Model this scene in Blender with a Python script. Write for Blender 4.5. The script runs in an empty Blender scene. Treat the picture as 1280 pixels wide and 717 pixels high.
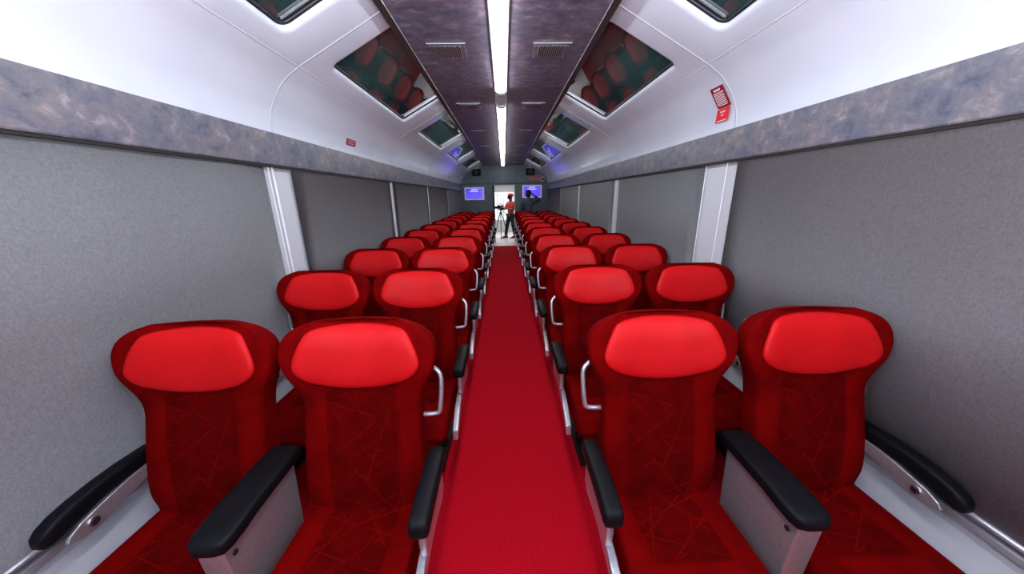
import bpy, bmesh, math, random
from mathutils import Vector, Matrix
random.seed(7)
PI = math.pi
scn = bpy.context.scene
C = scn.collection
scn.view_settings.view_transform = 'Standard'
scn.view_settings.look = 'None'

# ------------------------------------------------------------------ materials
def mat(name, col, rough=.5, metal=0., spec=.5, coat=0., sheen=0., emit=None, estr=0.):
    m = bpy.data.materials.new(name); m.use_nodes = True
    b = m.node_tree.nodes['Principled BSDF']
    b.inputs['Base Color'].default_value = (*col, 1)
    b.inputs['Roughness'].default_value = rough
    b.inputs['Metallic'].default_value = metal
    b.inputs['Specular IOR Level'].default_value = spec
    b.inputs['Coat Weight'].default_value = coat
    b.inputs['Coat Roughness'].default_value = .08
    b.inputs['Sheen Weight'].default_value = sheen
    if emit:
        b.inputs['Emission Color'].default_value = (*emit, 1)
        b.inputs['Emission Strength'].default_value = estr
    return m

class NT:
    def __init__(s, m):
        s.t = m.node_tree; s.n = s.t.nodes; s.b = s.n['Principled BSDF']
    def add(s, typ, **kw):
        n = s.n.new(typ)
        for k, v in kw.items(): setattr(n, k, v)
        return n
    def link(s, a, b): s.t.links.new(a, b)
    def obj(s, scale=(1, 1, 1), rot=(0, 0, 0)):
        tc = s.add('ShaderNodeTexCoord'); mp = s.add('ShaderNodeMapping')
        mp.inputs['Scale'].default_value = scale; mp.inputs['Rotation'].default_value = rot
        s.link(tc.outputs['Object'], mp.inputs['Vector']); return mp.outputs['Vector']
    def noise(s, vec, scale, detail=4., rough=.6, dist=0.):
        n = s.add('ShaderNodeTexNoise'); s.link(vec, n.inputs['Vector'])
        n.inputs['Scale'].default_value = scale; n.inputs['Detail'].default_value = detail
        n.inputs['Roughness'].default_value = rough; n.inputs['Distortion'].default_value = dist
        return n.outputs['Fac']
    def ramp(s, fac, stops):
        r = s.add('ShaderNodeValToRGB'); e = r.color_ramp.elements
        while len(e) < len(stops): e.new(.5)
        for el, (p, c) in zip(e, stops): el.position = p; el.color = (*c, 1)
        s.link(fac, r.inputs['Fac']); return r.outputs['Color']
    def math(s, op, a, b=None, clamp=False):
        n = s.add('ShaderNodeMath', operation=op, use_clamp=clamp)
        for i, v in enumerate((a, b)):
            if v is None: continue
            if isinstance(v, (int, float)): n.inputs[i].default_value = v
            else: s.link(v, n.inputs[i])
        return n.outputs[0]
    def mix(s, fac, a, b, mode='MIX'):
        n = s.add('ShaderNodeMixRGB', blend_type=mode)
        for i, v in enumerate((fac, a, b)):
            if isinstance(v, (int, float)): n.inputs[i].default_value = v
            elif isinstance(v, tuple): n.inputs[i].default_value = (*v, 1)
            else: s.link(v, n.inputs[i])
        return n.outputs[0]
    def bump(s, h, strength=.3, dist=.002):
        n = s.add('ShaderNodeBump'); n.inputs['Strength'].default_value = strength
        n.inputs['Distance'].default_value = dist
        s.link(h, n.inputs['Height']); s.link(n.outputs[0], s.b.inputs['Normal'])
    def color(s, c): s.link(c, s.b.inputs['Base Color'])

def velour(name, zone):
    m = mat(name, (.3, .004, .006), .85, spec=.03, sheen=.0); k = NT(m)
    v = k.obj()
    soft = k.ramp(k.noise(v, 9, 5, .65), [(.3, (.105, .0002, .0005)), (.7, (.19, .0005, .0008))])
    fine = k.noise(v, 420, 2, .6)
    base = k.mix(k.math('MULTIPLY', fine, .45), soft, (.4, .4, .4), 'MULTIPLY')
    # pattern of straight pale lines woven into the middle panel
    sp = k.add('ShaderNodeSeparateXYZ'); k.link(k.obj(), sp.inputs[0])
    A, B = sp.outputs[0], sp.outputs[2 if zone == 'back' else 1]
    l = None
    for q, (ang, per, ph, wd) in enumerate(((38, .083, .1, .06), (-52, .105, .43, .055), (72, .12, .7, .045), (-20, .14, .25, .04), (-68, .15, .55, .035))):
        ca_, sa_ = math.cos(math.radians(ang))/per, math.sin(math.radians(ang))/per
        t = k.math('ADD', k.math('ADD', k.math('MULTIPLY', A, ca_), k.math('MULTIPLY', B, sa_)), ph+20)
        on = k.math('LESS_THAN', k.math('FRACT', t), wd)
        gate = k.math('GREATER_THAN', k.noise(k.obj((1, 1, 1), (q*1.1, q*.7, q)), 7, 1), .49)
        g = k.math('MULTIPLY', on, gate)
        l = g if l is None else k.math('MAXIMUM', l, g)
    mx = k.math('LESS_THAN', k.math('ABSOLUTE', sp.outputs[0]), .135)
    if zone == 'back':
        mz = k.math('MULTIPLY', k.math('LESS_THAN', sp.outputs[2], .90), k.math('GREATER_THAN', sp.outputs[2], .3))
    else:
        mz = k.math('GREATER_THAN', sp.outputs[1], -.265)
    zone_f = k.math('MULTIPLY', mx, mz)
    dk = k.mix(k.math('MULTIPLY', zone_f, .55), base, (.42, .3, .4), 'MULTIPLY')
    patch = k.math('MULTIPLY', k.math('MULTIPLY', l, zone_f), k.math('SUBTRACT', k.noise(v, 6, 2), .1, True))
    k.color(k.mix(k.math('MULTIPLY', patch, .62), dk, (.28, .004, .002)))
    k.bump(fine, .35, .0015)
    return m

M = {}
M['velour_back'] = velour('red velour backrest', 'back')
M['velour_seat'] = velour('red velour cushion', 'seat')
m = M['leather'] = mat('bright red leatherette', (.72, .012, .022), .45, spec=.16); k = NT(m)
k.color(k.ramp(k.noise(k.obj(), 6, 3), [(.3, (.48, .0035, .0055)), (.7, (.56, .005, .008))])); k.bump(k.noise(k.obj(), 500, 2), .12, .001)
m = M['black'] = mat('black moulded plastic', (.0035, .004, .006), .5, spec=.14); k = NT(m); k.bump(k.noise(k.obj(), 600, 2), .2, .0008)
m = M['silver'] = mat('silver painted metal', (.50, .50, .54), .33, .75); k = NT(m)
k.color(k.ramp(k.noise(k.obj(), 60, 3), [(.3, (.46, .46, .51)), (.7, (.56, .56, .60))]))
m = M['chrome'] = mat('bright steel', (.7, .7, .74), .2, .95)
m = M['shell'] = mat('grey back shell', (.16, .17, .19), .45)
m = M['dark'] = mat('dark metal', (.02, .02, .023), .5, .4)
m = M['carpet'] = mat('red carpet', (.5, .004, .01), .95, spec=.08); k = NT(m)
v = k.obj()
c1 = k.ramp(k.noise(v, 130, 3, .7), [(.32, (.33, .0012, .008)), (.68, (.57, .003, .017))])
vo = k.add('ShaderNodeTexVoronoi'); k.link(v, vo.inputs['Vector']); vo.inputs['Scale'].default_value = 95
c2 = k.mix(k.math('MULTIPLY', vo.outputs['Distance'], .5), c1, (.30, .002, .006))
k.color(c2); k.bump(vo.outputs['Distance'], .5, .003)
m = M['laminate'] = mat('mottled slate laminate', (.1, .1, .11), .36, spec=.4); k = NT(m)
v = k.obj((1, .9, 1))
a = k.ramp(k.noise(v, 15, 9, .74, .4), [(.32, (.070, .080, .110)), (.45, (.14, .148, .18)), (.56, (.19, .18, .19)), (.72, (.37, .36, .39))])
b_ = k.ramp(k.noise(v, 5.5, 5, .6), [(.35, (.70, .74, .90)), (.7, (1.12, 1.0, .98))])
k.color(k.mix(1, a, b_, 'MULTIPLY'))
m = M['laminate_ceil'] = mat('mottled dark slate ceiling laminate', (.1, .1, .11), .40, spec=.35); k = NT(m)
v = k.obj((.75, 1.1, 1))
a = k.ramp(k.noise(v, 14, 9, .76, .3), [(.32, (.060, .068, .105)), (.46, (.125, .124, .165)), (.56, (.19, .168, .198)), (.72, (.42, .41, .46))])
k.color(k.mix(1, a, k.ramp(k.noise(v, 4, 5), [(.35, (.8, .8, .95)), (.7, (1.15, .98, .98))]), 'MULTIPLY'))
m = M['endwall'] = mat('dark slate blue laminate', (.05, .06, .08), .4, spec=.4); k = NT(m)
k.color(k.ramp(k.noise(k.obj(), 9, 7, .7, .4), [(.3, (.060, .080, .105)), (.5, (.085, .108, .135)), (.72, (.125, .15, .18))]))
m = M['white'] = mat('glossy white moulded panel', (.72, .72, .79), .22, spec=.5, coat=.35); k = NT(m)
k.color(k.ramp(k.noise(k.obj(), 2.5, 2), [(.3, (.63, .67, .79)), (.7, (.68, .72, .83))]))
m = M['matte_white'] = mat('white painted panel', (.38, .39, .43), .45); k = NT(m)
k.color(k.ramp(k.noise(k.obj(), 5, 3), [(.3, (.36, .37, .41)), (.7, (.41, .42, .46))]))
m = M['pillar'] = mat('pale window pillar', (.62, .64, .70), .4)
m = M['blind'] = mat('grey roller blind fabric', (.24, .245, .26), .9, spec=.15); k = NT(m)
f1 = k.noise(k.obj((1, 1, .25)), 260, 3, .7); f2 = k.noise(k.obj((1, .4, 1)), 210, 2, .7)
k.color(k.ramp(k.math('ADD', k.math('MULTIPLY', f1, .6), k.math('MULTIPLY', f2, .4)), [(.36, (.30, .303, .322)), (.64, (.425, .428, .45))]))
m = M['seam'] = mat('panel joint sealant', (.42, .42, .47), .4)
m = M['brown'] = mat('dark brown edge trim', (.035, .026, .026), .45)
m = M['gap'] = mat('dark shadow gap strip', (.012, .010, .010), .6)
m = M['gasket'] = mat('black rubber gasket', (.012, .014, .018), .4)
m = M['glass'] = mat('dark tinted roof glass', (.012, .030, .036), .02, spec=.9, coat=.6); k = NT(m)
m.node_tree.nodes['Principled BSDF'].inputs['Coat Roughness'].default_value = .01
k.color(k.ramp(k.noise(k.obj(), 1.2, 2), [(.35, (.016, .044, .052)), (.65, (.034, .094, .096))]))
m = M['glass_daylit'] = mat('teal roof glass with painted daylight', (.05, .13, .125), .03, spec=.7, coat=.3); k = NT(m)  # same roof glass; daylight coming through is put into a brighter base colour
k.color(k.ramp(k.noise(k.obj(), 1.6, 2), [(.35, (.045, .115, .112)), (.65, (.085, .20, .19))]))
m = M['tube'] = mat('lit light diffuser', (.9, .9, .9), .5, emit=(.95, .97, 1.0), estr=32)
m = M['connector'] = mat('pale grey light connector', (.75, .75, .8), .35)
M['tube_mid'] = mat('lit light diffuser middle', (.9, .9, .9), .5, emit=(.95, .97, 1.0), estr=25)
M['tube_far'] = mat('lit light diffuser far', (.9, .9, .9), .5, emit=(.95, .97, 1.0), estr=9)
M['fixture'] = mat('grey light housing', (.42, .42, .46), .35, .4)
m = M['vent'] = mat('brushed vent metal', (.42, .42, .45), .35, .7)
m = M['vent_shaded'] = mat('vent metal darkened against glare', (.10, .10, .12), .6, .2)  # darker copy of the vent metal, tones down strip light glare on far flanges
m = M['cord'] = mat('white blind cord', (.82, .82, .86), .6)
m = M['screen'] = mat('lit blue screen', (.02, .02, .2), .3, emit=(.075, .045, .85), estr=1.0); k = NT(m)
k.link(k.ramp(k.noise(k.obj(), 2.2, 1), [(.35, (.05, .035, .72)), (.7, (.14, .07, .95))]), k.b.inputs['Emission Color'])
m = M['screen_text'] = mat('lit screen lettering', (.8, .8, 1), .4, emit=(.75, .72, 1.), estr=.9)
m = M['bezel'] = mat('pale lit screen border', (.55, .55, .68), .35, emit=(.42, .42, .62), estr=.35)
m = M['maroon'] = mat('maroon notice', (.27, .008, .028), .35)
m = M['red_label'] = mat('bright red label', (.75, .03, .05), .3)
m = M['print'] = mat('white print', (.8, .72, .74), .5)
m = M['clear'] = mat('clear plastic backing', (.70, .70, .76), .15)
m = M['lounge_floor'] = mat('pale lounge floor', (.72, .62, .62), .35); k = NT(m)
k.color(k.ramp(k.noise(k.obj((6, 1, 1)), 3, 4), [(.3, (.66, .56, .56)), (.7, (.80, .72, .72))]))
m = M['lounge'] = mat('grey lounge wall', (.40, .42, .42), .6)
m = M['window_glass'] = mat('clear lounge glazing', (.9, .95, .95), .02)
m.node_tree.nodes['Principled BSDF'].inputs['Transmission Weight'].default_value = 1.0
m = M['skin'] = mat('brown skin', (.16, .075, .045), .5)
m = M['hair'] = mat('black hair', (.006, .006, .007), .6)
m = M['red_shirt'] = mat('red cotton shirt', (.45, .012, .012), .8); k = NT(m); k.bump(k.noise(k.obj(), 40, 4), .3, .01)
m = M['trousers'] = mat('dark trousers', (.012, .013, .020), .8); k = NT(m); k.bump(k.noise(k.obj(), 30, 4), .3, .01)
m = M['blue_shirt'] = mat('slate blue shirt', (.055, .085, .125), .8); k = NT(m); k.bump(k.noise(k.obj(), 30, 4), .3, .01)
m = M['shoe'] = mat('black leather shoe', (.008, .008, .009), .35)

# ------------------------------------------------------------------ mesh helpers
def obj(name, bm, material, parent=None, smooth=False, sub=0, bevel=0.):
    bmesh.ops.recalc_face_normals(bm, faces=bm.faces)
    me = bpy.data.meshes.new(name); bm.to_mesh(me); bm.free()
    mats = material if isinstance(material, (list, tuple)) else [material]
    for x in mats: me.materials.append(x)
    if smooth:
        for p in me.polygons: p.use_smooth = True
    o = bpy.data.objects.new(name, me); C.objects.link(o); o.parent = parent
    if bevel:
        b = o.modifiers.new('bevel', 'BEVEL'); b.width = bevel; b.segments = 2; b.limit_method = 'ANGLE'
        if not smooth:
            for p in me.polygons: p.use_smooth = True
            w = o.modifiers.new('wn', 'WEIGHTED_NORMAL'); w.keep_sharp = True
    if sub:
        s = o.modifiers.new('sub', 'SUBSURF'); s.levels = sub; s.render_levels = sub
    return o

def tag(o, label=None, cat=None, group=None, kind=None):
    if label: o['label'] = label
    if cat: o['category'] = cat
    if group: o['group'] = group
    if kind: o['kind'] = kind
    return o

def thing(name, label, cat, loc=(0, 0, 0), rotz=0, group=None):
    o = bpy.data.objects.new(name, None); C.objects.link(o)
    o.empty_display_size = .1
    o.location = loc; o.rotation_euler = (0, 0, rotz)
    return tag(o, label, cat, group)

def struct(name, bm, m, parent=None, label=None, **kw):
    o = obj(name, bm, m, parent, **kw)
    if parent is None: tag(o, label, None, None, 'structure')
    return o

def box(bm, x0, x1, y0, y1, z0, z1, mi=0):
    vs = [bm.verts.new((x, y, z)) for x in (x0, x1) for y in (y0, y1) for z in (z0, z1)]
    for f in ((0, 1, 3, 2), (4, 6, 7, 5), (0, 4, 5, 1), (2, 3, 7, 6), (0, 2, 6, 4), (1, 5, 7, 3)):
        bm.faces.new([vs[i] for i in f]).material_index = mi
    return vs

def tube(bm, pts, r, n=10, cap=True):
    pts = [Vector(p) for p in pts]; rings = []
    rs = r if isinstance(r, (list, tuple)) else [r]*len(pts)
    up = None
    for i, p in enumerate(pts):
        t = (pts[min(i+1, len(pts)-1)] - pts[max(i-1, 0)]).normalized()
        if up is None:
            up = Vector((0, 0, 1)) if abs(t.z) < .9 else Vector((1, 0, 0))
        a = t.cross(up).normalized(); b = a.cross(t).normalized(); up = b
        rings.append([bm.verts.new(p + (a*math.cos(2*PI*k/n) + b*math.sin(2*PI*k/n))*rs[i]) for k in range(n)])
    for A, B in zip(rings, rings[1:]):
        for k in range(n): bm.faces.new((A[k], A[(k+1) % n], B[(k+1) % n], B[k]))
    if cap: bm.faces.new(rings[0]); bm.faces.new(rings[-1])

def loft(bm, rings, closed=True, cap0=True, cap1=True, mi=0):
    R = [[bm.verts.new(p) for p in ring] for ring in rings]
    n = len(R[0])
    for A, B in zip(R, R[1:]):
        for k in range(n if closed else n-1):
            bm.faces.new((A[k], A[(k+1) % n], B[(k+1) % n], B[k])).material_index = mi
    if cap0: bm.faces.new(R[0])
    if cap1: bm.faces.new(R[-1])
    return R

def smoothpath(pts, n=6):
    """Catmull-Rom through the points"""
    pts = [Vector(p) for p in pts]; out = []
    P = [2*pts[0]-pts[1]] + pts + [2*pts[-1]-pts[-2]]
    for i in range(1, len(P)-2):
        for j in range(n):
            t = j/n; a, b, c, d = P[i-1:i+3]
            out.append(.5*((2*b) + (c-a)*t + (2*a-5*b+4*c-d)*t*t + (3*b-a-3*c+d)*t**3))
    out.append(pts[-1]); return out

def interp(x, tab):
    if x <= tab[0][0]: return tab[0][1]
    for (a, va), (b, vb) in zip(tab, tab[1:]):
        if x <= b:
            t = (x-a)/(b-a); return va + (vb-va)*t
    return tab[-1][1]
def sstep(a, b, x):
    t = min(1, max(0, (x-a)/(b-a))); return t*t*(3-2*t)

# ------------------------------------------------------------------ layout (metres; the aisle runs along +Y)
EYE = 1.60
CAMX = -.03
YEND = 11.75          # far partition
YBACK = -2.6
WV = 1.50             # face of the valance
Z_VB, Z_VT = EYE+.214, EYE+.412
ZC = EYE+1.03          # underside of the middle ceiling panel
XC = .634             # its half width
SEAM = (1.262, EYE+.776)
CX = -.038             # middle of the ceiling panel

# ---- floor
bm = bmesh.new(); box(bm, -1.62, 1.62, YBACK, 10.72, -.08, 0); struct('floor', bm, M['carpet'])
bm = bmesh.new(); box(bm, -1.62, 1.62, 10.72, 15.0, -.08, 0); struct('floor', bm, M['lounge_floor'])

# ---- side walls: white lower panel with a sloping sill, plain wall behind the blinds
for s, side in ((-1, 'left'), (1, 'right')):
    bm = bmesh.new()
    prof = [(1.47, 0), (1.47, .36), (1.535, .455), (1.545, .50), (1.56, .50), (1.56, Z_VT), (1.64, Z_VT), (1.64, 0)]
    R = [[(s*x, y, z) for x, z in prof] for y in (YBACK, YEND)]
    loft(bm, R); struct('wall_'+side, bm, M['matte_white'])
    # aluminium rail under the blinds
    bm = bmesh.new(); box(bm, *sorted((s*1.525, s*1.56)), -.6, YEND, .488, .515)
    struct('trim_sill_rail_'+side, bm, M['fixture'], bevel=.004)
    # mottled valance and its dark underside
    bm = bmesh.new()
    prof = [(WV+.004, Z_VB), (WV, Z_VB+.006), (WV, Z_VT), (1.60, Z_VT), (1.60, Z_VB)]
    loft(bm, [[(s*x, y, z) for x, z in prof] for y in (YBACK, YEND)])
    struct('trim_valance_'+side, bm, M['laminate'])
    bm = bmesh.new(); box(bm, *sorted((s*(WV+.008), s*1.56)), YBACK, YEND, Z_VB-.013, Z_VB+.001)
    struct('trim_shadow_gap_'+side, bm, M['gap'])

# ---- white roof panels
cove = smoothpath([(1.500, 0, Z_VT), (1.497, 0, EYE+.46), (1.482, 0, EYE+.53), (1.448, 0, EYE+.597), (1.408, 0, EYE+.655), (1.352, 0, EYE+.714), (SEAM[0], 0, SEAM[1])], 6)
def cove_at(z):
    for a, b in zip(cove, cove[1:]):
        if a.z <= z <= b.z:
            t = (z-a.z)/(b.z-a.z); p = a.lerp(b, t); d = (b-a).normalized(); return p, d
SKY = [(-2.03, -.25), (.22, 2.0)] + [(2.47+2.25*i, 4.08+2.25*i) for i in range(4)]           # near and far ends of the roof windows
SEAMS = [2.27+2.2*i for i in range(-2, 5)]
SL = Vector((-(SEAM[0]-.60), 0, (SEAM[0]-.60)*.53)); SLEN = SL.length; SLd = SL.normalized(); SLn = Vector((-SLd.z, 0, SLd.x))*-1   # outward (up)
if SLn.z < 0: SLn = -SLn
U0, U1 = .125, .675                                                  # roof window extent up the slope
def slope(u, y, h=0., s=1):
    p = Vector((SEAM[0], 0, SEAM[1])) + SLd*u + SLn*h
    return Vector((s*p.x, y, p.z))
def rounded(u0, u1, y0, y1, r, n=8):
    """corner arcs; each point with its normal angle"""
    out = []
    for cu, cy, a0 in ((u1-r, y1-r, 0), (u0+r, y1-r, PI/2), (u0+r, y0+r, PI), (u1-r, y0+r, 1.5*PI)):
        for i in range(n+1):
            a = a0 + PI/2*i/n
            out.append((cu+r*math.cos(a), cy+r*math.sin(a), a % (2*PI)))
    return out
def outer(p, u0, u1, y0, y1):
    u, y, a = p; q = a/(PI/4)
    if abs(q-1) < .01: return u1, y1
    if abs(q-3) < .01: return u0, y1
    if abs(q-5) < .01: return u0, y0
    if abs(q-7) < .01: return u1, y0
    if q < 1 or q > 7: return u1, y
    if q < 3: return u, y1
    if q < 5: return u0, y
    return u, y0
nwin = 0
for s, side in ((-1, 'left'), (1, 'right')):
    bm = bmesh.new()
    ys = [YBACK + (YEND-YBACK)*i/24 for i in range(25)]
    loft(bm, [[(s*p.x, y, p.z) for p in cove] for y in ys], closed=False, cap0=False, cap1=False)
    struct('wall_upper_'+side, bm, M['white'], smooth=True)
    bm = bmesh.new()
    edges = [YBACK] + [(SKY[i][1]+SKY[i+1][0])/2 for i in range(5)] + [YEND]
    for i, (a, b) in enumerate(SKY):
        if i == 0: a, b = a, b
        inn = rounded(U0, U1, a, b, .055)
        o_ = [outer(p, 0, SLEN, edges[i], edges[i+1]) for p in inn]
        # soft rolled lip down into the opening
        loops = [[slope(u, y, 0, s) for u, y in o_]]
        for gr, h in ((.030, 0), (.014, .003), (.004, .011), (0, .024), (0, .045)):
            rr = rounded(U0-gr, U1+gr, a-gr, b+gr, .055+gr)
            loops.append([slope(u, y, h, s) for u, y, _ in rr])
        loft(bm, loops, cap0=False, cap1=False)
    bmesh.ops.remove_doubles(bm, verts=bm.verts, dist=.0005)
    o = struct('ceiling_slope_'+side, bm, M['white'], smooth=True)
    # joint lines: one along the coach, one across at every bay
    bm = bmesh.new()
    tube(bm, [(s*SEAM[0], y, SEAM[1]) for y in (YBACK, YEND)], .0035, 8)
    for y in SEAMS:
        pts = [(s*p.x, y, p.z) for p in cove] + [slope(SLEN*j/4, y, 0, s) for j in range(1, 5)]
        tube(bm, pts, .0045, 8)
    struct('trim_joint_'+side, bm, M['seam'], smooth=True)
    for i, (a, b) in enumerate(SKY):
        nwin += 1
        w = bpy.data.objects.new('window_%d' % nwin, None); C.objects.link(w); w['kind'] = 'structure'
        w.location = slope((U0+U1)/2, (a+b)/2, .03, s)
        off = Vector(w.location)
        bm = bmesh.new()
        L = []
        for gr, h in ((0, .026), (-.012, .026), (-.016, .030), (-.016, .050), (0, .050)):
            L.append([slope(u, y, h, s)-off for u, y, _ in rounded(U0-gr, U1+gr, a-gr, b+gr, .055+gr)])
        L.append(L[0])
        loft(bm, L, cap0=False, cap1=False)
        obj('window_frame', bm, M['gasket'], w, smooth=True)
        bm = bmesh.new()
        for gr, y0, y1 in ((0, b-.050, b-.035),):
            q = [slope(U0+.03, y0, .030, s)-off, slope(U1-.03, y0, .030, s)-off, slope(U1-.03, y1, .034, s)-off, slope(U0+.03, y1, .034, s)-off]
            q2 = [p + Vector((0, 0, .012)) for p in q]
            loft(bm, [q, q2])
        obj('glazing_bar', bm, M['silver'], w)
        bm = bmesh.new()
        rr = rounded(U0+.006, U1-.006, a+.006, b-.006, .05)
        loft(bm, [[slope(u, y, .042, s)-off for u, y, _ in rr], [slope(u, y, .047, s)-off for u, y, _ in rr]])
        obj('pane', bm, M['glass_daylit'] if i >= 3 else M['glass'], w)

# ---- middle ceiling panel with edge trims
bm = bmesh.new(); box(bm, CX-XC, CX+XC, YBACK, YEND, ZC, ZC+.05); struct('ceiling', bm, M['laminate_ceil'])
for s, side in ((-1, 'left'), (1, 'right')):
    bm = bmesh.new()
    loft(bm, [[(CX+s*XC, y, ZC-.004), (CX+s*(XC+.042), y, ZC-.010), (CX+s*(XC+.042), y, ZC+.05), (CX+s*XC, y, ZC+.05)] for y in (YBACK, YEND)])
    struct('trim_ceiling_edge_'+side, bm, M['brown'])
    bm = bmesh.new(); tube(bm, [(CX+s*(XC-.002), y, ZC-.003) for y in (YBACK, YEND)], .003, 6)
    struct('trim_ceiling_bead_'+side, bm, M['fixture'])

# ---- partition walls
DX0, DX1, DZ = -.385, .365, 1.985
bm = bmesh.new()
box(bm, -1.64, DX0, YEND, YEND+.08, 0, 2.95); box(bm, DX1, 1.64, YEND, YEND+.08, 0, 2.95); box(bm, DX0, DX1, YEND, YEND+.08, DZ, 2.95)
struct('wall_far', bm, M['endwall'])
bm = bmesh.new(); box(bm, -1.5, 1.5, YEND-.012, YEND, DZ+.03, DZ+.045); struct('trim_far_wall_joint', bm, M['gap'])
bm = bmesh.new(); box(bm, -1.64, 1.64, YBACK-.08, YBACK, 0, 2.95); struct('wall_near', bm, M['matte_white'])
# dark door edge pushed back into the left of the doorway
d = bpy.data.objects.new('door_1', None); C.objects.link(d); d['kind'] = 'structure'; d.location = (DX0-.005, YEND-.02, 0)
bm = bmesh.new(); box(bm, -.035, .035, -.025, .02, 0, DZ); obj('door_leaf', bm, M['gap'], d)
bm = bmesh.new(); tube(bm, [(.0, -.03, 1.45), (-.05, -.07, 1.45), (-.09, -.03, 1.45)], .012, 8); obj('door_handle', bm, M['chrome'], d)
bm = bmesh.new(); box(bm, DX0, DX1, YEND-.01, YEND+.09, DZ-.02, DZ); box(bm, DX1-.02, DX1, YEND-.01, YEND+.09, 0, DZ-.02); struct('trim_doorway', bm, M['matte_white'])

# ---- lounge beyond the doorway with its wide window
LY = 15.0
bm = bmesh.new(); box(bm, -1.7, -1.62, YEND+.08, LY+.08, 0, 2.5); struct('wall_lounge_left', bm, M['lounge'])
bm = bmesh.new(); box(bm, 1.62, 1.7, YEND+.08, LY+.08, 0, 2.5); struct('wall_lounge_right', bm, M['lounge'])
bm = bmesh.new(); box(bm, -1.62, 1.62, YEND+.08, LY+.08, 2.3, 2.4); struct('ceiling_lounge', bm, M['matte_white'])
bm = bmesh.new()
box(bm, -1.62, 1.62, LY, LY+.08, 0, .52); box(bm, -1.62, 1.62, LY, LY+.08, 1.80, 2.3)
box(bm, -1.62, -1.3, LY, LY+.08, .52, 1.80); box(bm, 1.3, 1.62, LY, LY+.08, .52, 1.80)
struct('wall_lounge_end', bm, M['lounge'])
nwin += 1
w = bpy.data.objects.new('window_%d' % nwin, None); C.objects.link(w); w['kind'] = 'structure'; w.location = (0, LY, 1.1)
bm = bmesh.new()
for x in (-1.28, -.33, -.18, -.05, .22, .40, 1.28): box(bm, x-.010, x+.010, .0, .05, -.58, .70)
box(bm, -1.3, 1.3, 0, .05, .675, .70); box(bm, -1.3, 1.3, 0, .05, -.58, -.555); box(bm, -1.3, 1.3, 0, .05, .55, .562)
obj('window_frame', bm, M['fixture'], w)
bm = bmesh.new(); box(bm, -1.3, 1.3, .03, .036, -.58, .70); obj('pane', bm, M['window_glass'], w)

# ------------------------------------------------------------------ seats
LEAN = math.radians(12); LB = .764; ZS = .415
sa, ca = math.sin(LEAN), math.cos(LEAN)
def bp(x, s, d):      # backrest coordinates -> seat coordinates
    return Vector((x, s*sa - d*ca + .035, ZS-.02 + s*ca + d*sa))
WTAB = [(0, .236), (.08, .237), (.2, .238), (.36, .230), (.5, .226), (.58, .229), (.64, .243), (.69, .266), (.74, .286), (.80, .298), (.86, .298), (.905, .286), (.94, .264), (.97, .230), (.99, .185), (1., .14)]
TTAB = [(0, .050), (.05, .051), (.3, .054), (.6, .058), (.75, .068), (.88, .068), (.94, .058), (.97, .045), (.99, .028), (1., .012)]
def wid(f): return (interp(f-.015, WTAB)+interp(f, WTAB)+interp(min(f+.015, 1), WTAB))/3
def shape(u, f, front):
    head = sstep(.55, .78, f)
    d = .066*head*abs(u)**2.4
    d += -.010*head
    if front:
        d += .020*sstep(.5, .72, abs(u))*(1-head)*sstep(0, .12, f) + .012*math.sin(min(1, f/.6)*PI)
        d -= .007*math.exp(-((abs(u)-.56)/.035)**2)*(1-head)
    return d
def front_d(x, f):
    u = min(.999, abs(x)/wid(f)); return interp(f, TTAB)*max(.15, 1-u**3.4)**(1/3.4) + shape(u, f, True)
def make_backrest_bm():
    bm = bmesh.new(); rings = []
    fs = [-.07, 0, .03, .06, .1, .15, .2, .26, .32, .38, .44, .5, .55, .6, .65, .69, .73, .77, .81, .85, .885, .915, .94, .96, .975, .988, .996, 1.]
    N = 48
    for f in fs:
        w, T = wid(f), interp(f, TTAB); ring = []
        for k in range(N):
            a = 2*PI*k/N; c, s_ = math.cos(a), math.sin(a)
            # more samples across the front
            e = 2/3.4
            u = math.copysign(abs(c)**e, c); q = math.copysign(abs(s_)**e, s_)
            ring.append(bp(w*u, f*LB, T*q*(1 if q > 0 else 1.15) + shape(u, f, q > 0)))
        rings.append(ring)
    loft(bm, rings)
    return bm
def make_pad_bm():
    bm = bmesh.new()
    f0, f1, fm = .650, .978, .785
    def outline(a):
        # rounded bottom, straight slanting shoulders, softly arched top
        c, s_ = math.cos(a), math.sin(a)
        if s_ < 0:
            e = .93
            return .242*math.copysign(abs(c)**e, c), fm + (fm-f0)*math.copysign(abs(s_)**e, s_)
        # upper part: trapezoid from half width .226 at fm to .178 at f1-.02
        hw0, hw1, top = .242, .186, f1-.028
        t = s_/(abs(s_)+abs(c)*.62)
        if t < .62:
            q = t/.62; q2 = q
            return math.copysign(hw0+(hw1-hw0)*q**1.35, c), fm+(top-fm)*q2
        q = (1-t)/.38
        return math.copysign(hw1*q, c), top + (f1-top)*(1-q**2.6)
    N = 64; O = [outline(2*PI*k/N) for k in range(N)]
    # light smoothing of the corners
    for _ in range(2):
        O = [((O[k-1][0]+2*O[k][0]+O[(k+1) % N][0])/4, (O[k-1][1]+2*O[k][1]+O[(k+1) % N][1])/4) for k in range(N)]
    cf = .80; rings = []
    for r, h in ((1.0, -.012), (1.0, .004), (.985, .012), (.95, .018), (.88, .022), (.75, .025), (.55, .027), (.3, .028), (.08, .028)):
        rings.append([bp(x*r, (cf+(f-cf)*r)*LB, front_d(x*r, cf+(f-cf)*r)+h) for x, f in O])
    loft(bm, rings)
    return bm
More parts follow.
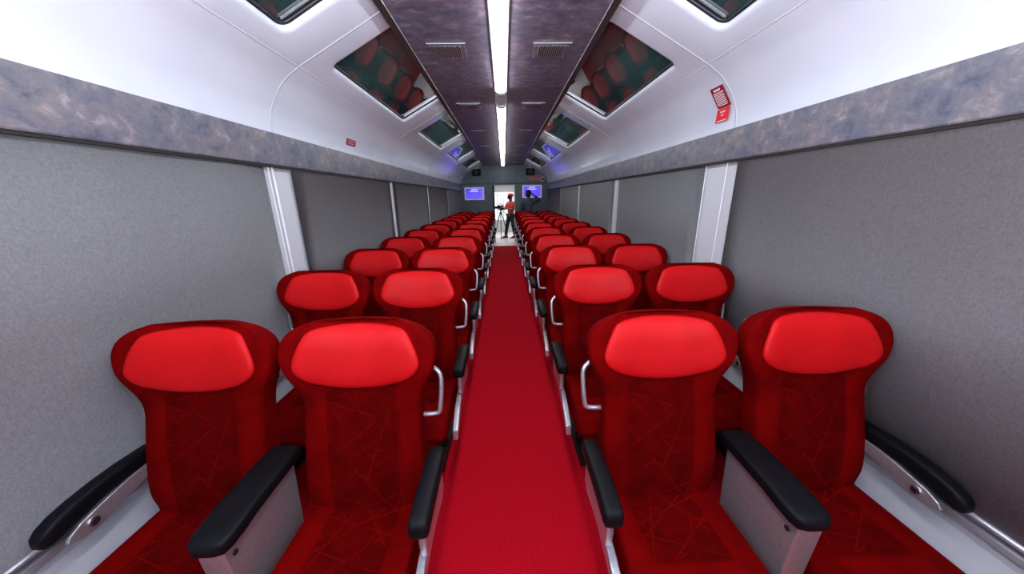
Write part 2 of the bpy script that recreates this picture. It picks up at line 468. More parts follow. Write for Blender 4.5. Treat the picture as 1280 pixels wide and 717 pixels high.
def make_shell_bm():
    bm = bmesh.new(); rings = []
    for i in range(15):
        f = .0 + .93*i/14; w = wid(f)*.93; T = interp(f, TTAB); ring = []
        for k in range(19):
            a = PI + PI*k/18; c, s_ = math.cos(a), math.sin(a)
            u = math.copysign(abs(c)**.6, c); q = -abs(s_)**.6
            ring.append(bp(w*u*1.02, f*LB, T*q*1.5 - .004 + shape(u, f, False)))
        for k in range(18, -1, -1):
            a = PI + PI*k/18; c, s_ = math.cos(a), math.sin(a)
            u = math.copysign(abs(c)**.6, c); q = -abs(s_)**.6
            ring.append(bp(w*u*.98, f*LB, T*q*1.05 + .002 + shape(u, f, False)))
        rings.append(ring)
    loft(bm, rings)
    return bm
def make_cushion_bm():
    bm = bmesh.new(); rings = []
    ys = [.055, .045, .02, 0, -.03, -.06, -.1, -.14, -.18, -.22, -.245, -.26, -.268, -.276, -.285, -.30, -.33, -.37, -.41, -.44, -.465, -.482, -.494, -.50]
    N = 64
    for y in ys:
        t = -y/.5
        e = sstep(.86, 1.0, t)
        w = .236 - .02*e**2
        Tt = .066*(1-.80*e**1.6) ; Tb = .062*(1-.6*e)
        if y > .03: Tt *= .6; Tb *= .6
        zc = .348 + .010*t
        ring = []
        pan = sstep(-.282, -.262, y)                     # middle panel ends at a cross seam
        hw = .165 - .05*max(0, t)                        # and narrows to the front
        for k in range(N):
            a = 2*PI*k/N; c, s_ = math.cos(a), math.sin(a)
            x = w*math.copysign(abs(c)**.45, c); q = math.copysign(abs(s_)**.45, s_)
            z = zc + (Tt if q > 0 else Tb)*q
            if q > 0:
                ax = abs(x)
                z += .012*sstep(.6, 1, ax/w)*(1-e) * (1-sstep(.95, 1, ax/w))
                z += -.011*pan*(1-sstep(hw-.012, hw+.006, ax))*(1-e)
                z += .010*math.exp(-((y+.33)/.07)**2)*(1-sstep(.5, 1, ax/w))
            ring.append((x, y, z))
        rings.append(ring)
    loft(bm, rings)
    return bm
def pad_loft(path, w, h, n=14, e=.5):
    """rounded bar: path of (y, z, width scale, height scale) at x = 0"""
    rings = []
    for y, z, ws, hs in path:
        ring = []
        for k in range(n*2):
            a = 2*PI*k/(n*2); c, s_ = math.cos(a), math.sin(a)
            ring.append((w/2*ws*math.copysign(abs(c)**e, c), y-.05, z + h/2*hs*math.copysign(abs(s_)**e, s_)))
        rings.append(ring)
    bm = bmesh.new(); loft(bm, rings); return bm
def shift(bm, x):
    for v in bm.verts: v.co.x += x
    return bm

mesh_cache = {}
def cached(key, fn, material, parent, name, **kw):
    """first call builds, later calls share the mesh"""
    if key in mesh_cache:
        src = mesh_cache[key]; o = src.copy(); C.objects.link(o); o.name = name; o.parent = parent; return o
    o = obj(name, fn(), material, parent, **kw); mesh_cache[key] = o; return o

def make_seat(kind, s):
    """kind aisle/window; s = +1 for the right half of the coach (aisle towards -x), -1 for the left"""
    t = thing('passenger_seat', 'x', 'seat', group='red reclining seats in rows beside the aisle')
    o_ = -s if kind == 'aisle' else s            # side of the outer armrest (towards the aisle or the wall)
    key = (kind, s)
    cached('cushion', make_cushion_bm, M['velour_seat'], t, 'seat_cushion', smooth=True)
    b = cached('back', make_backrest_bm, M['velour_back'], t, 'backrest', smooth=True, sub=1)
    p = cached('pad', make_pad_bm, M['leather'], b, 'headrest_pad', smooth=True, sub=1); p['label'] = 'bright red leatherette headrest pad'
    sh = cached('shell', make_shell_bm, M['shell'], t, 'back_shell', smooth=True); sh['label'] = 'grey moulded back shell'
    # under-frame and legs
    def frame():
        bm = bmesh.new(); box(bm, -.20, .20, -.40, .02, .245, .290)
        box(bm, -.21, .21, -.02, .03, .26, .38)
        return bm
    cached('frame', frame, M['dark'], t, 'under_frame', bevel=.006)
    def leg(x):
        def f():
            bm = bmesh.new(); tube(bm, [(x, -.16, .25), (x, -.16, .03)], .022, 12); box(bm, x-.03, x+.03, -.36, .04, 0, .03); return bm
        return f
    for x in (-.15, .15): cached('leg%s' % x, leg(x), M['dark'], t, 'leg')
    # grab handle on the outer side of the backrest
    def handle():
        bm = bmesh.new(); out = .302 if kind == 'aisle' else .272
        pts = smoothpath([bp(o_*.235, .735*LB, -.01), bp(o_*(out-.03), .72*LB, .0), bp(o_*(out-.004), .685*LB, .004), bp(o_*out, .62*LB, .006), bp(o_*(out-.006), .52*LB, .006), bp(o_*(out-.018), .475*LB, .004), bp(o_*.215, .465*LB, 0)], 5)
        tube(bm, pts, .0095, 10); return bm
    h = cached(('handle',)+key, handle, M['silver'], t, 'grab_handle', smooth=True)
    xa = o_*(.290 if kind == 'aisle' else .252); DY = -.05
    if kind == 'aisle':
        path = [(.085, .628, .6, .6), (.075, .628, .95, .95), (.02, .632, 1, 1), (-.1, .634, 1, 1), (-.16, .630, 1, 1.05), (-.215, .625, 1, 1.05), (-.232, .622, .92, .95), (-.240, .620, .6, .6)]
        arm = cached(('arm',)+key, lambda: shift(pad_loft(path, .066, .062), xa), M['black'], t, 'armrest', smooth=True); arm['label'] = 'black padded armrest on the aisle side'
        def bracket():
            bm = bmesh.new()
            prof = [(.07, .602), (-.17, .602), (-.20, .585), (-.21, .54), (-.20, .47), (.03, .44), (.07, .47)]
            loft(bm, [[(xa+x, y+DY, z) for y, z in prof] for x in (-.012, .012)]); return bm
        br = cached(('bracket',)+key, bracket, M['silver'], arm, 'bracket', bevel=.004); br['label'] = 'silver plate under the armrest'
        def bar():
            bm = bmesh.new(); rings = []
            for y, z, w, hh in ((.05, .47, .024, .05), (-.10, .465, .026, .055), (-.22, .45, .028, .055), (-.30, .422, .030, .055), (-.37, .385, .030, .055), (-.41, .362, .030, .052)):
                x = xa - o_*.010
                y += DY; z -= .02; rings.append([(x-w/2, y, z-hh/2), (x+w/2, y, z-hh/2), (x+w/2, y+.012, z+hh/2), (x-w/2, y+.012, z+hh/2)])
            loft(bm, rings); return bm
        cached(('bar',)+key, bar, M['silver'], t, 'side_bar', bevel=.005)
        # wide middle armrest on its console, shared with the window seat
        xm = s*.305
        path2 = [(.10, .645, .6, .5), (.09, .645, .95, .95), (.0, .648, 1, 1), (-.15, .646, 1.02, 1), (-.21, .640, 1.04, 1), (-.25, .637, 1.0, 1), (-.272, .634, .86, .9), (-.282, .632, .55, .6)]
        arm2 = cached(('arm2',)+key, lambda: shift(pad_loft(path2, .120, .052, e=.42), xm), M['black'], t, 'armrest', smooth=True); arm2['label'] = 'wide black middle armrest between the two seats'
        def console():
            bm = bmesh.new()
            prof = [(.06, .622), (-.268, .612), (-.268, .58), (-.25, .31), (.04, .31)]
            loft(bm, [[(xm+x, y+DY, z) for y, z in prof] for x in (-.040, .040)]); return bm
        co = cached(('console',)+key, console, M['silver'], arm2, 'console', bevel=.006); co['label'] = 'silver console under the middle armrest'
        for q in (-1, 1):
            def bolt():
                bm = bmesh.new(); tube(bm, [(xm+q*.038, -.288, .575), (xm+q*.044, -.288, .575)], .009, 12); return bm
            cached(('bolt', q)+key, bolt, M['dark'], arm2, 'bolt')
    else:
        path = [(.13, .640, .6, .6), (.12, .642, 1, .9), (.02, .645, 1, .95), (-.06, .640, 1, 1.0), (-.12, .630, 1, 1.1), (-.170, .619, 1, 1.1), (-.200, .610, .95, .95), (-.217, .604, .75, .7), (-.223, .602, .45, .35)]
        arm = cached(('arm',)+key, lambda: shift(pad_loft(path, .056, .064), xa), M['black'], t, 'armrest', smooth=True); arm['label'] = 'black padded armrest on the wall side'
        def bracket():
            bm = bmesh.new()
            prof = [(.10, .622), (.0, .617), (-.07, .605), (-.14, .590), (-.175, .572), (-.185, .555), (-.17, .545), (-.13, .535), (-.07, .540), (.02, .565), (.10, .585)]
            x0 = xa - o_*.026
            loft(bm, [[(x0+x, y+DY, z) for y, z in prof] for x in (-.006, .006)]); return bm
        br = cached(('bracket',)+key, bracket, M['silver'], arm, 'bracket', bevel=.003); br['label'] = 'silver plate under the armrest'
        def bolt():
            bm = bmesh.new(); x0 = xa - o_*.030
            tube(bm, [(x0, -.165, .567), (x0-o_*.008, -.165, .567)], [.017, .015], 16); return bm
        bo = cached(('bolt',)+key, bolt, M['chrome'], arm, 'bolt', smooth=False)
        def core():
            bm = bmesh.new(); x0 = xa - o_*.037
            tube(bm, [(x0, -.165, .567), (x0-o_*.003, -.165, .567)], .010, 14); return bm
        cached(('core',)+key, core, M['dark'], arm, 'bolt_socket')
        def post():
            bm = bmesh.new(); x0 = xa - o_*.026
            loft(bm, [[(x0+x, y, z) for y, z in ((.10, .60), (.03, .585), (.02, .36), (.09, .36))] for x in (-.008, .008)]); return bm
        cached(('post',)+key, post, M['silver'], t, 'armrest_post')
    return t

def copy_tree(o, parent=None):
    c = o.copy(); C.objects.link(c); c.parent = parent
    for ch in list(o.children): copy_tree(ch, c)
    return c
ORD = ['nearest', 'second', 'third', 'fourth', 'fifth', 'sixth', 'seventh', 'eighth', 'ninth', 'tenth', 'farthest']
Y0, PITCH = 1.035, .905
for s, side in ((-1, 'left'), (1, 'right')):
    for kind, X in (('aisle', .602 if s < 0 else .584), ('window', 1.215 if s < 0 else 1.206)):
        proto = make_seat(kind, s)
        for r in range(11):
            o = proto if r == 0 else copy_tree(proto)
            o.location = (s*X, Y0 + PITCH*r - (.012 if s < 0 else 0), 0)
            where = 'beside the red carpet aisle' if kind == 'aisle' else 'beside the grey blinds'
            row = ('nearest row' if r == 0 else 'farthest row' if r == 10 else ORD[r] + ' row from the camera')
            o['label'] = 'red velour %s seat %s, %s side, %s' % (kind, where, side, row)

# ------------------------------------------------------------------ blinds, cords and pillars
gaps = {'left': [-.10, 2.17, 2.43, 4.46, 4.60, 6.58, 6.68, 8.86, 8.94, YEND-.02], 'right': [-.10, 2.23, 2.60, 4.50, 4.74, 6.82, 6.92, 9.02, 9.12, YEND-.02]}
npil = 0
for s, side in ((-1, 'left'), (1, 'right')):
    g = gaps[side]
    pill = [(YBACK, g[0])] + [(g[2*i+1], g[2*i+2]) for i in range(4)]
    for a, b in pill:
        npil += 1
        bm = bmesh.new(); box(bm, *sorted((s*1.546, s*1.566)), a-.03, b+.03, .516, Z_VB); struct('trim_pillar_%d' % npil, bm, M['pillar'], bevel=.004)
    for i in range(5):
        a, b = g[2*i], g[2*i+1]
        t = thing('roller_blind', 'grey roller blind pulled down over the window, %s wall, %s from the camera' % (side, ['nearest', 'second', 'third', 'fourth', 'farthest'][i]), 'blind', (s*1.53, (a+b)/2, .53), 0, 'grey roller blinds along both walls')
        hw = (b-a)/2
        bm = bmesh.new()
        n = 14
        rows = []
        for zi in range(3):
            z = [0.015, .64, Z_VB-.53][zi]
            rows.append([(.003*math.sin(k*1.7+i), -hw+2*hw*k/n, z) for k in range(n+1)])
        loft(bm, rows, closed=False, cap0=False, cap1=False)
        bmesh.ops.solidify(bm, geom=bm.faces[:], thickness=.0015)
        obj('blind_fabric', bm, M['blind'], t, smooth=True)
        bm = bmesh.new(); tube(bm, [(0, -hw, .012), (0, hw, .012)], .011, 10); obj('bottom_rail', bm, M['silver'], t, smooth=True)
        ends = [(hw+.03, 1.0), (hw+.065, 1.0)] if side == 'left' else [(hw+.10, 1.0), (-hw-.03, 1.0)]
        if i == 0 and side == 'left': ends.append((hw+.075, 1.0))
        if i >= 3: ends = ends[:1]
        if i == 2 and side == 'right': ends = [(hw+.03, 1.0), (hw+.06, .45)]
        if i == 4: ends = []
        for yy, ln in ends:
            bm = bmesh.new(); z1 = Z_VB-.53-.01; z0 = z1-(z1-.1)*ln
            tube(bm, [(-s*.004, yy, z1), (-s*.004, yy+.006, (z0+z1)/2), (-s*.004, yy+.012, z0)], .0032 if ln == 1 else .006, 6)
            tube(bm, [(-s*.004, yy+.012, z0), (-s*.004, yy+.012, z0-.05)], [.007, .009], 8)
            obj('pull_cord', bm, M['cord'], t, smooth=True)

# ------------------------------------------------------------------ ceiling lights and vents
def light(y0, y1, label, tm='tube'):
    t = thing('ceiling_light', label, 'light', (CX, (y0+y1)/2, ZC), 0, 'strip lights along the middle of the ceiling')
    h = (y1-y0)/2
    bm = bmesh.new(); box(bm, -.062, .062, -h, h, -.014, .0); obj('housing', bm, M['fixture'], t, bevel=.004)
    bm = bmesh.new()
    loft(bm, [[(.051*math.cos(a), y, -.012-.034*math.sin(a)) for a in [PI*k/10 for k in range(11)]] for y in (-h+.03, h-.03)])
    obj('diffuser', bm, M[tm], t, smooth=False)
    for q in (-1, 1):
        bm = bmesh.new()
        loft(bm, [[(.056*math.cos(a), q*y, -.012-.040*math.sin(a)) for a in [PI*k/10 for k in range(11)]] for y in (h-.045, h)])
        obj('end_cap', bm, M['fixture'], t, smooth=False)
light(-1.7, 3.62, 'long white strip light on the ceiling, nearest the camera')
light(4.12, 8.64, 'white strip light on the ceiling, middle of three', 'tube_mid')
light(8.66, 11.62, 'short looking strip light on the ceiling above the doorway end', 'tube_far')
t = thing('light_connector', 'grey metal connector between the nearest and middle strip lights', 'light fitting', (CX, 3.87, ZC+.001))
bm = bmesh.new(); loft(bm, [[(.062*math.cos(a), y, -.048*math.sin(a)) for a in [PI*k/10 for k in range(11)]] for y in (-.25, .25)]); obj('cover', bm, M['connector'], t)
for y in (-.21, .21):
    bm = bmesh.new(); loft(bm, [[(.066*math.cos(a), y+q, -.052*math.sin(a)) for a in [PI*k/10 for k in range(11)]] for q in (-.014, .014)])
    obj('clip', bm, M['chrome'], t)

for s, side in ((-1, 'left'), (1, 'right')):
    for i, y in enumerate((2.74, 4.23, 5.78, 7.33, 8.88, 10.43)):
        t = thing('air_vent', 'square metal air vent in the ceiling, %s of the strip light, %s from the camera' % (side, ['nearest', 'second', 'third', 'fourth', 'fifth', 'sixth'][i]), 'vent', (CX+s*.375, y, ZC), 0, 'air vents beside the strip lights')
        bm = bmesh.new()
        A, B = .128, .10
        for q in ((-A, A, -A, -B), (-A, A, B, A), (-A, -B, -B, B), (B, A, -B, B)): box(bm, q[0], q[1], q[2], q[3], -.006, 0)
        obj('frame', bm, M['laminate_ceil'], t)
        bm = bmesh.new(); box(bm, -A-.008, A+.008, -A-.008, -A, -.009, -.001); obj('flange', bm, M['vent'] if i < 2 else M['vent_shaded'], t, bevel=.002)
        bm = bmesh.new(); box(bm, -.098, .098, -.098, .098, -.003, .0)
        obj('backing', bm, M['gap'], t)
        bm = bmesh.new()
        for k in range(13): x = -.093+.0155*k; loft(bm, [[(x-.0035, y2, -.012), (x+.0035, y2, -.012), (x+.0035, y2, -.003), (x-.0035, y2, -.003)] for y2 in (-.098, .098)])
        obj('slat', bm, M['vent'], t)
        if i < 2:
            for x in (-.114, .114):
                for y2 in (-.08, .11): bm = bmesh.new(); tube(bm, [(x, y2, -.006), (x, y2, -.010)], .006, 8); obj('screw', bm, M['chrome'], t)

# ------------------------------------------------------------------ things on the far wall
def tv(x, z, label):
    t = thing('television', label, 'television', (x, YEND, z), 0, 'wall screens either side of the doorway')
    bm = bmesh.new(); box(bm, -.34, .34, -.05, 0, -.215, .215); obj('casing', bm, M['bezel'], t, bevel=.008)
    bm = bmesh.new(); box(bm, -.295, .295, -.054, -.050, -.175, .175); sc = obj('screen', bm, M['screen'], t)
    bm = bmesh.new()
    for z0, a, b in ((.135, -.10, .10), (.075, -.16, .15)):
        xx = a
        while xx < b:
            w = random.uniform(.02, .05); box(bm, xx, min(xx+w, b), -.056, -.054, z0-.014, z0+.014); xx += w+.012
    obj('screen_lettering', bm, M['screen_text'], sc)
tv(-1.06, 1.70, 'blue lit television on the far wall left of the doorway')
tv(.965, 1.75, 'blue lit television on the far wall right of the doorway')
for s, side in ((-1, 'left'), (1, 'right')):
    t = thing('loudspeaker', 'small black box high on the far wall above the %s television' % side, 'speaker', (s*.93-.03, YEND, EYE+.80))
    bm = bmesh.new()
    loft(bm, [[(x*q, y, z*q) for x, z in ((-.15, -.11), (.15, -.11), (.15, .11), (-.15, .11))] for y, q in ((0, 1), (-.10, 1), (-.14, .85))]); obj('cabinet', bm, M['black'], t)
    bm = bmesh.new(); tube(bm, [(0, -.14, 0), (0, -.146, 0)], .07, 16); obj('grille', bm, M['dark'], t)
    bm = bmesh.new(); box(bm, -.02, .02, -.06, 0, .11, .14); box(bm, -.12, .12, -.10, -.02, .14, .15); obj('bracket', bm, M['fixture'], t)
t = thing('exit_sign', 'small dark red square sign on the far wall above the right television', 'sign', (.95, YEND, EYE+.60))
bm = bmesh.new(); box(bm, -.10, .10, -.012, 0, -.09, .09); obj('panel', bm, M['maroon'], t)
bm = bmesh.new(); box(bm, -.05, .05, -.015, -.012, -.045, .045); obj('symbol', bm, M['red_label'], t)
bm = bmesh.new(); box(bm, -.022, .022, -.018, -.015, -.03, .03); obj('symbol_core', bm, M['gap'], t)
t = thing('warning_sign', 'small red sign with triangle on the far wall beside the dark red square sign', 'sign', (1.18, YEND, EYE+.60))
bm = bmesh.new(); box(bm, -.09, .09, -.012, 0, -.09, .09); obj('panel', bm, M['maroon'], t)
bm = bmesh.new(); loft(bm, [[(-.055, y, -.05), (.055, y, -.05), (0, y, .05)] for y in (-.015, -.012)]); obj('symbol', bm, M['red_label'], t)
t = thing('security_camera', 'small white oval camera on the far wall at upper right', 'camera', (1.33, YEND, EYE+.55))
bm = bmesh.new()
loft(bm, [[(.075*q*math.cos(a), y, .11*q*math.sin(a)) for a in [2*PI*k/20 for k in range(20)]] for y, q in ((0, 1), (-.05, 1), (-.08, .85), (-.09, .5))]); obj('casing', bm, M['matte_white'], t, smooth=True)
bm = bmesh.new(); tube(bm, [(0, -.085, 0), (0, -.10, 0)], [.04, .035], 14); obj('lens', bm, M['black'], t)

# ------------------------------------------------------------------ notices on the white panels
def on_cove(s, y, z):
    p, d = cove_at(z)
    up = Vector((s*d.x, 0, d.z)); nrm = Vector((-s*abs(d.z), 0, -abs(d.x))).normalized()   # towards the room
    yv = Vector((0, -s, 0)) if True else None
    return Vector((s*p.x, y, p.z)), up, nrm, Vector((0, -s, 0))
def notice(name, label, s, y, z, w, h, m, lines, lift=.006, skew=0.):
    p, up, nrm, right = on_cove(s, y, z)
    t = thing(name, label, 'sign', p + nrm*lift)
    def q(bm, u0, u1, v0, v1, d0, d1):
        r = [[right*(u+skew*v) + up*v + nrm*d for u, v in ((u0, v0), (u1, v0), (u1, v1), (u0, v1))] for d in (d0, d1)]
        loft(bm, r)
    bm = bmesh.new(); q(bm, -w/2, w/2, -h/2, h/2, 0, .004); o = obj('panel', bm, m, t)
    bm = bmesh.new()
    for (v, size, a, b) in lines:
        x = a
        while x < b-.002:
            ww = random.uniform(.006, .016); q(bm, x*w, min(x*w+ww, b*w), v*h-size*h, v*h+size*h, .004, .005); x += (ww+.004)/w
    obj('lettering', bm, M['print'], t)
    return t
ln = [(.36, .05, -.28, .22)] + [(.22-.085*k, .022, -.40, .40-.06*(k % 2)) for k in range(8)]
notice('safety_notice', 'maroon notice with lines of white print on the white panel, upper right', 1, 2.36, EYE+.620, .125, .140, M['maroon'], ln, .008)
notice('alarm_label', 'bright red slanted label just below the maroon notice, upper right', 1, 2.385, EYE+.515, .125, .080, M['red_label'], [(.25, .05, -.2, .2), (.0, .05, -.1, .1), (-.40, .04, -.35, .40)], .012, .5)
bm = bmesh.new()
p, up, nrm, right = on_cove(1, 2.36, EYE+.58)
loft(bm, [[p + right*u + up*v + nrm*d for u, v in ((-.10, -.14), (.09, -.14), (.09, .135), (-.10, .135))] for d in (.001, .0035)])
notice('small_notice', 'small dark red label with white print on the white panel, upper left', -1, 3.36, EYE+.515, .18, .055, M['maroon'], [(.2, .05, -.38, .38), (-.2, .05, -.38, .3)])
bm.free()

# ------------------------------------------------------------------ people
def skin_mesh(name, joints, edges, material, parent, root=0, sub=2, loc=None):
    me = bpy.data.meshes.new(name); bm = bmesh.new(); lay = bm.verts.layers.skin.verify()
    vs = []
    for i, (p, r) in enumerate(joints):
        v = bm.verts.new(p); r = r if isinstance(r, tuple) else (r, r)
        v[lay].radius = r; v[lay].use_root = (i == root); vs.append(v)
    for a, b in edges: bm.edges.new((vs[a], vs[b]))
    bm.to_mesh(me); bm.free()
    o = bpy.data.objects.new(name, me); C.objects.link(o)
    sk = o.modifiers.new('skin', 'SKIN'); sk.use_smooth_shade = True
    sb = o.modifiers.new('sub', 'SUBSURF'); sb.levels = sub; sb.render_levels = sub
    dg = bpy.context.evaluated_depsgraph_get(); dg.update()
    me2 = bpy.data.meshes.new_from_object(o.evaluated_get(dg))
    bpy.data.objects.remove(o)
    for p in me2.polygons: p.use_smooth = True
    me2.materials.clear(); me2.materials.append(material)
    o = bpy.data.objects.new(name, me2); C.objects.link(o); o.parent = parent
    return o
def ball(bm, c, r, n=14, m=10, cut=None):
    c = Vector(c); rings = []
    for i in range(m+1):
        a = -PI/2 + PI*(i/m); 
        if cut is not None: a = cut + (PI/2-cut)*(i/m)
        rr = max(.02, math.cos(a))
        rings.append([c + Vector((r[0]*rr*math.cos(2*PI*k/n), r[1]*rr*math.sin(2*PI*k/n), r[2]*math.sin(a))) for k in range(n)])
    loft(bm, rings)

def person(loc, rotz, label, shirt_m, hands, cap, hair_long, stance, short_sleeve=True, mask=True):
    """figure facing -Y in its own frame; hands = positions of the two wrists, left then right"""
    t = thing('person', label, 'person', loc, rotz)
    hipz, shz = .86, 1.34
    J = [((0, 0, .92), (.125, .10)), ((0, .0, 1.08), (.120, .085)), ((0, .0, 1.24), (.145, .095)), ((0, .01, 1.36), (.085, .07)), ((0, .0, 1.44), (.052, .052)),
         ((0, -.012, 1.50), (.062, .075)), ((0, -.008, 1.585), (.074, .092)), ((0, 0, 1.655), (.050, .062))]
    E = [(i, i+1) for i in range(7)]
    sl = [((0, 0, .88), (.13, .105)), ((0, 0, 1.08), (.132, .10)), ((0, 0, 1.24), (.155, .108)), ((0, .008, 1.365), (.09, .08)), ((0, .0, 1.405), (.06, .06))]
    se = [(0, 1), (1, 2), (2, 3), (3, 4)]
    tr = [((0, 0, .93), (.130, .105))]; te = []
    shoes = []
    for q, side in ((-1, 0), (1, 1)):
        fy = stance[side]
        hip = Vector((q*.09, 0, hipz)); knee = Vector((q*.10, fy*.5-.02, .47)); ank = Vector((q*.10, fy, .085)); toe = Vector((q*.11, fy-.14, .03))
        b = len(J); J += [(tuple(hip), .085), (tuple(knee), .055), (tuple(ank), .038), (tuple(toe), .032)]; E += [(0, b), (b, b+1), (b+1, b+2), (b+2, b+3)]
        b = len(tr); tr += [(tuple(hip), .098), (tuple(knee), .070), (tuple(ank+Vector((0, 0, .0))), .058)]; te += [(0, b), (b, b+1), (b+1, b+2)]
        shoes.append((ank, toe))
        sh = Vector((q*.175, .005, shz)); wr = Vector(hands[side]); el = (sh+wr)/2
        L1 = .27; dv = (wr-sh); half = dv.length/2; drop = math.sqrt(max(0, L1*L1-half*half))
        pole = Vector((q*.45, .25, -1)); pole = (pole - dv.normalized()*pole.dot(dv.normalized())).normalized()
        el = el + pole*drop
        fw = (wr-el).normalized()
        hand = wr + fw*.08
        b = len(J); J += [(tuple(sh), .056), (tuple(el), .041), (tuple(wr), .027), (tuple(hand), (.034, .022))]; E += [(2, b), (b, b+1), (b+1, b+2), (b+2, b+3)]
        # four fingers and a thumb, curled inwards
        across = fw.cross(Vector((0, 0, 1))); across = across.normalized() if across.length > .05 else Vector((1, 0, 0))
        pn = across.cross(fw).normalized()
        for fi in range(4):
            st = hand + across*(.018*(fi-1.5)); ln = (.030, .036, .033, .026)[fi]
            b2 = len(J); J += [(tuple(st+fw*.02), .0095), (tuple(st+fw*(.02+ln)-pn*.006), .0085), (tuple(st+fw*(.025+ln)-pn*.035), .0075)]; E += [(b+3, b2), (b2, b2+1), (b2+1, b2+2)]
        b2 = len(J); J += [(tuple(wr+fw*.035-across*q*.036-pn*.008), .011), (tuple(wr+fw*.07-across*q*.042-pn*.03), .009)]; E += [(b+2, b2), (b2, b2+1)]
        b = len(sl); cuff = el.lerp(sh, .12) if short_sleeve else wr.lerp(el, .08)
        if short_sleeve: sl += [(tuple(sh), .072), (tuple(cuff), .058)]; se += [(2, b), (b, b+1)]
        else: sl += [(tuple(sh), .070), (tuple(el), .055), (tuple(cuff), .040)]; se += [(2, b), (b, b+1), (b+1, b+2)]
    skin_mesh('body', J, E, M['skin'], t)
    skin_mesh('shirt', sl, se, shirt_m, t)
    skin_mesh('trousers', tr, te, M['trousers'], t)
    for ank, toe in shoes:
        bm = bmesh.new(); rings = []
        for y, w, h in ((.065, .02, .03), (.05, .034, .075), (0, .042, .085), (-.07, .046, .065), (-.14, .050, .045), (-.19, .042, .035), (-.215, .02, .022)):
            rings.append([(ank.x+w*math.cos(a), ank.y+y, .001+max(0, h*.5+h*.5*math.sin(a))) for a in [2*PI*k/12 for k in range(12)]])
        loft(bm, rings); obj('shoe', bm, M['shoe'], t, smooth=True)
    # face
    bm = bmesh.new(); loft(bm, [[(-.006, -.095, 1.60), (.006, -.095, 1.60), (.017, -.090, 1.562), (-.017, -.090, 1.562)], [(-.003, -.106, 1.60), (.003, -.106, 1.60), (.011, -.122, 1.564), (-.011, -.122, 1.564)]]); obj('nose', bm, M['skin'], t, smooth=True)
    for q in (-1, 1):
        bm = bmesh.new(); ball(bm, (q*.032, -.086, 1.603), (.014, .012, .008), 10, 6); obj('eye', bm, M['hair'], t, smooth=True)
        bm = bmesh.new(); ball(bm, (q*.080, .005, 1.585), (.012, .022, .034), 10, 8); obj('ear', bm, M['skin'], t, smooth=True)
    bm = bmesh.new(); ball(bm, (0, -.088, 1.535), (.024, .010, .006), 10, 6); obj('mouth', bm, M['maroon'], t, smooth=True)
    if mask:
        bm = bmesh.new(); ball(bm, (0, -.050, 1.545), (.074, .078, .052), 16, 10); obj('face_mask', bm, M['black'], t, smooth=True)
    bm = bmesh.new(); ball(bm, (0, .012, 1.622), (.090, .108, .082), 18, 10, -.35)
    if hair_long:
        ball(bm, (0, .050, 1.57), (.090, .080, .11), 16, 10)
    obj('hair', bm, M['hair'], t, smooth=True)
    if cap:
        bm = bmesh.new(); ball(bm, (0, .0, 1.635), (.098, .115, .085), 20, 10, .02)
        rings = []
        for y, w in ((-.06, .085), (-.12, .08), (-.17, .06), (-.19, .03)):
            rings.append([(-w, y, 1.638), (0, y, 1.650), (w, y, 1.638), (w, y, 1.630), (0, y, 1.642), (-w, y, 1.630)])
        loft(bm, rings); obj('cap', bm, M['red_shirt'], t, smooth=True)
    return t

# man in the lounge, side on, working a camera on a tripod (he faces the left of the photo)
PX, PY = .20, 12.85
p = person((PX+.03, PY, 0), -PI/2+.55, 'man in red cap, red shirt and dark trousers standing at a tripod in the doorway', M['red_shirt'], ((-.08, -.36, 1.13), (.10, -.33, 1.18)), True, False, (-.16, .10))
p.scale = (1.12, 1.12, 1.0)
# second person behind the last row, arm raised towards the head
person((.80, 11.15, 0), 2.85, 'person with dark hair in slate blue shirt, arm raised, in front of right television', M['blue_shirt'], ((-.15, -.12, 1.53), (.17, -.26, 1.12)), False, True, (0, 0), short_sleeve=False, mask=False).scale = (1.05, 1.05, 1.06)

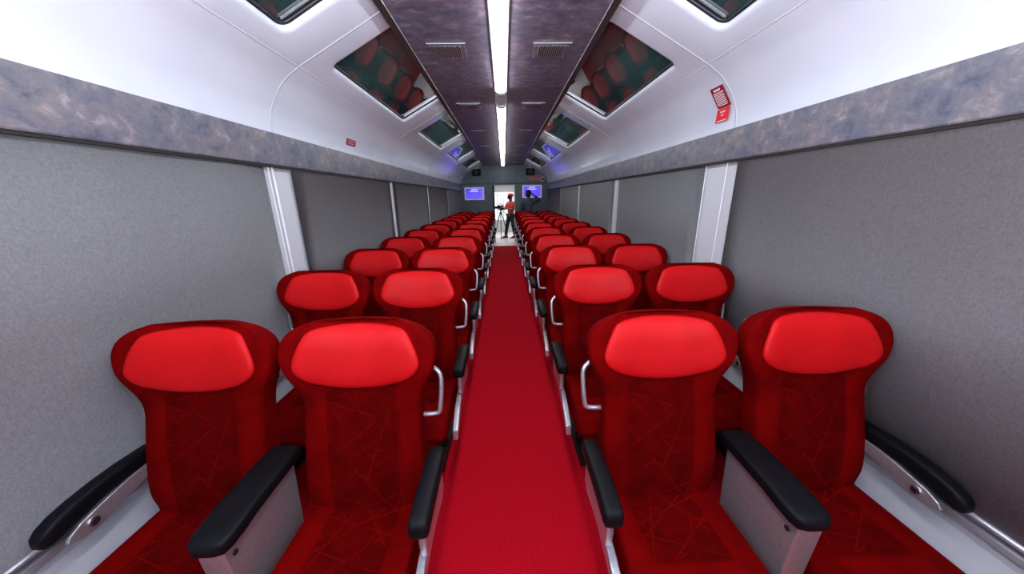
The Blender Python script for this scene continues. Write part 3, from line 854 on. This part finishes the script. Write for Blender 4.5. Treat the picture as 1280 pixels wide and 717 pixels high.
# tripod and video camera
TX, TY = PX-.36, PY-.12
t = thing('tripod', 'black tripod standing on the pale floor in front of the man in red', 'tripod', (TX, TY, 0))
for a in (.5, 2.6, 4.7):
    bm = bmesh.new(); tube(bm, [(.03*math.cos(a), .03*math.sin(a), .98), (.18*math.cos(a), .18*math.sin(a), .50), (.30*math.cos(a), .30*math.sin(a), .012)], [.018, .015, .012], 8); obj('leg', bm, M['dark'], t, smooth=True)
bm = bmesh.new(); tube(bm, [(0, 0, .75), (0, 0, 1.06)], .016, 10); obj('center_column', bm, M['dark'], t, smooth=True)
bm = bmesh.new(); box(bm, -.045, .045, -.045, .045, .96, 1.02); tube(bm, [(0, 0, 1.05), (0, 0, 1.105)], [.035, .045], 12); tube(bm, [(.02, .02, 1.08), (.20, .05, .96)], .009, 8); obj('head', bm, M['dark'], t)
t = thing('video_camera', 'black video camera mounted on the tripod before the man in red', 'camera', (TX, TY, 1.105))
bm = bmesh.new(); box(bm, -.13, .12, -.06, .06, 0, .16); obj('body', bm, M['black'], t, bevel=.012)
bm = bmesh.new(); tube(bm, [(-.125, 0, .08), (-.20, 0, .08), (-.22, 0, .08)], [.045, .048, .055], 14); obj('lens', bm, M['black'], t, smooth=True)
bm = bmesh.new(); tube(bm, smoothpath([(-.08, 0, .158), (-.06, 0, .205), (.06, 0, .205), (.09, 0, .158)], 4), .010, 8); obj('handle', bm, M['black'], t, smooth=True)

# ------------------------------------------------------------------ light, world, camera
w = bpy.data.worlds.new('outside'); scn.world = w; w.use_nodes = True
bg = w.node_tree.nodes['Background']; bg.inputs[0].default_value = (.93, .97, 1, 1); bg.inputs[1].default_value = 1.3
def area(name, loc, rot, sx, sy, power, col=(1, 1, 1)):
    l = bpy.data.lights.new(name, 'AREA'); l.shape = 'RECTANGLE'; l.size = sx; l.size_y = sy; l.energy = power; l.color = col
    o = bpy.data.objects.new(name, l); C.objects.link(o); o.location = loc; o.rotation_euler = rot; return o
area('fill_from_behind', (0, -2.2, 1.75), (math.radians(97), 0, 0), 2.2, 1.2, 14, (.93, .97, 1))  # added fill lamp behind the camera, lifts the near end
area('fill_near_ceiling', (0, -.9, 1.72), (math.radians(158), 0, 0), 2.4, 1.0, 230, (.90, .94, 1))  # added fill lamp aimed up to brighten the near ceiling and white panels

area('fill_lounge', (0, 13.3, 2.25), (0, 0, 0), 2, 1.6, 75, (1, .97, .97))  # added lamp under the lounge ceiling to brighten its floor

cam = bpy.data.cameras.new('camera'); cam.sensor_width = 36; cam.lens = 400/1280*36; cam.clip_start = .02
co = bpy.data.objects.new('camera', cam); C.objects.link(co)
yaw, pitch, roll = math.radians(1.18), math.radians(15.84), math.radians(.85)
co.matrix_world = Matrix.Translation((CAMX, 0, EYE)) @ Matrix.Rotation(-yaw, 4, 'Z') @ Matrix.Rotation(PI/2-pitch, 4, 'X') @ Matrix.Rotation(-roll, 4, 'Z')
scn.camera = co
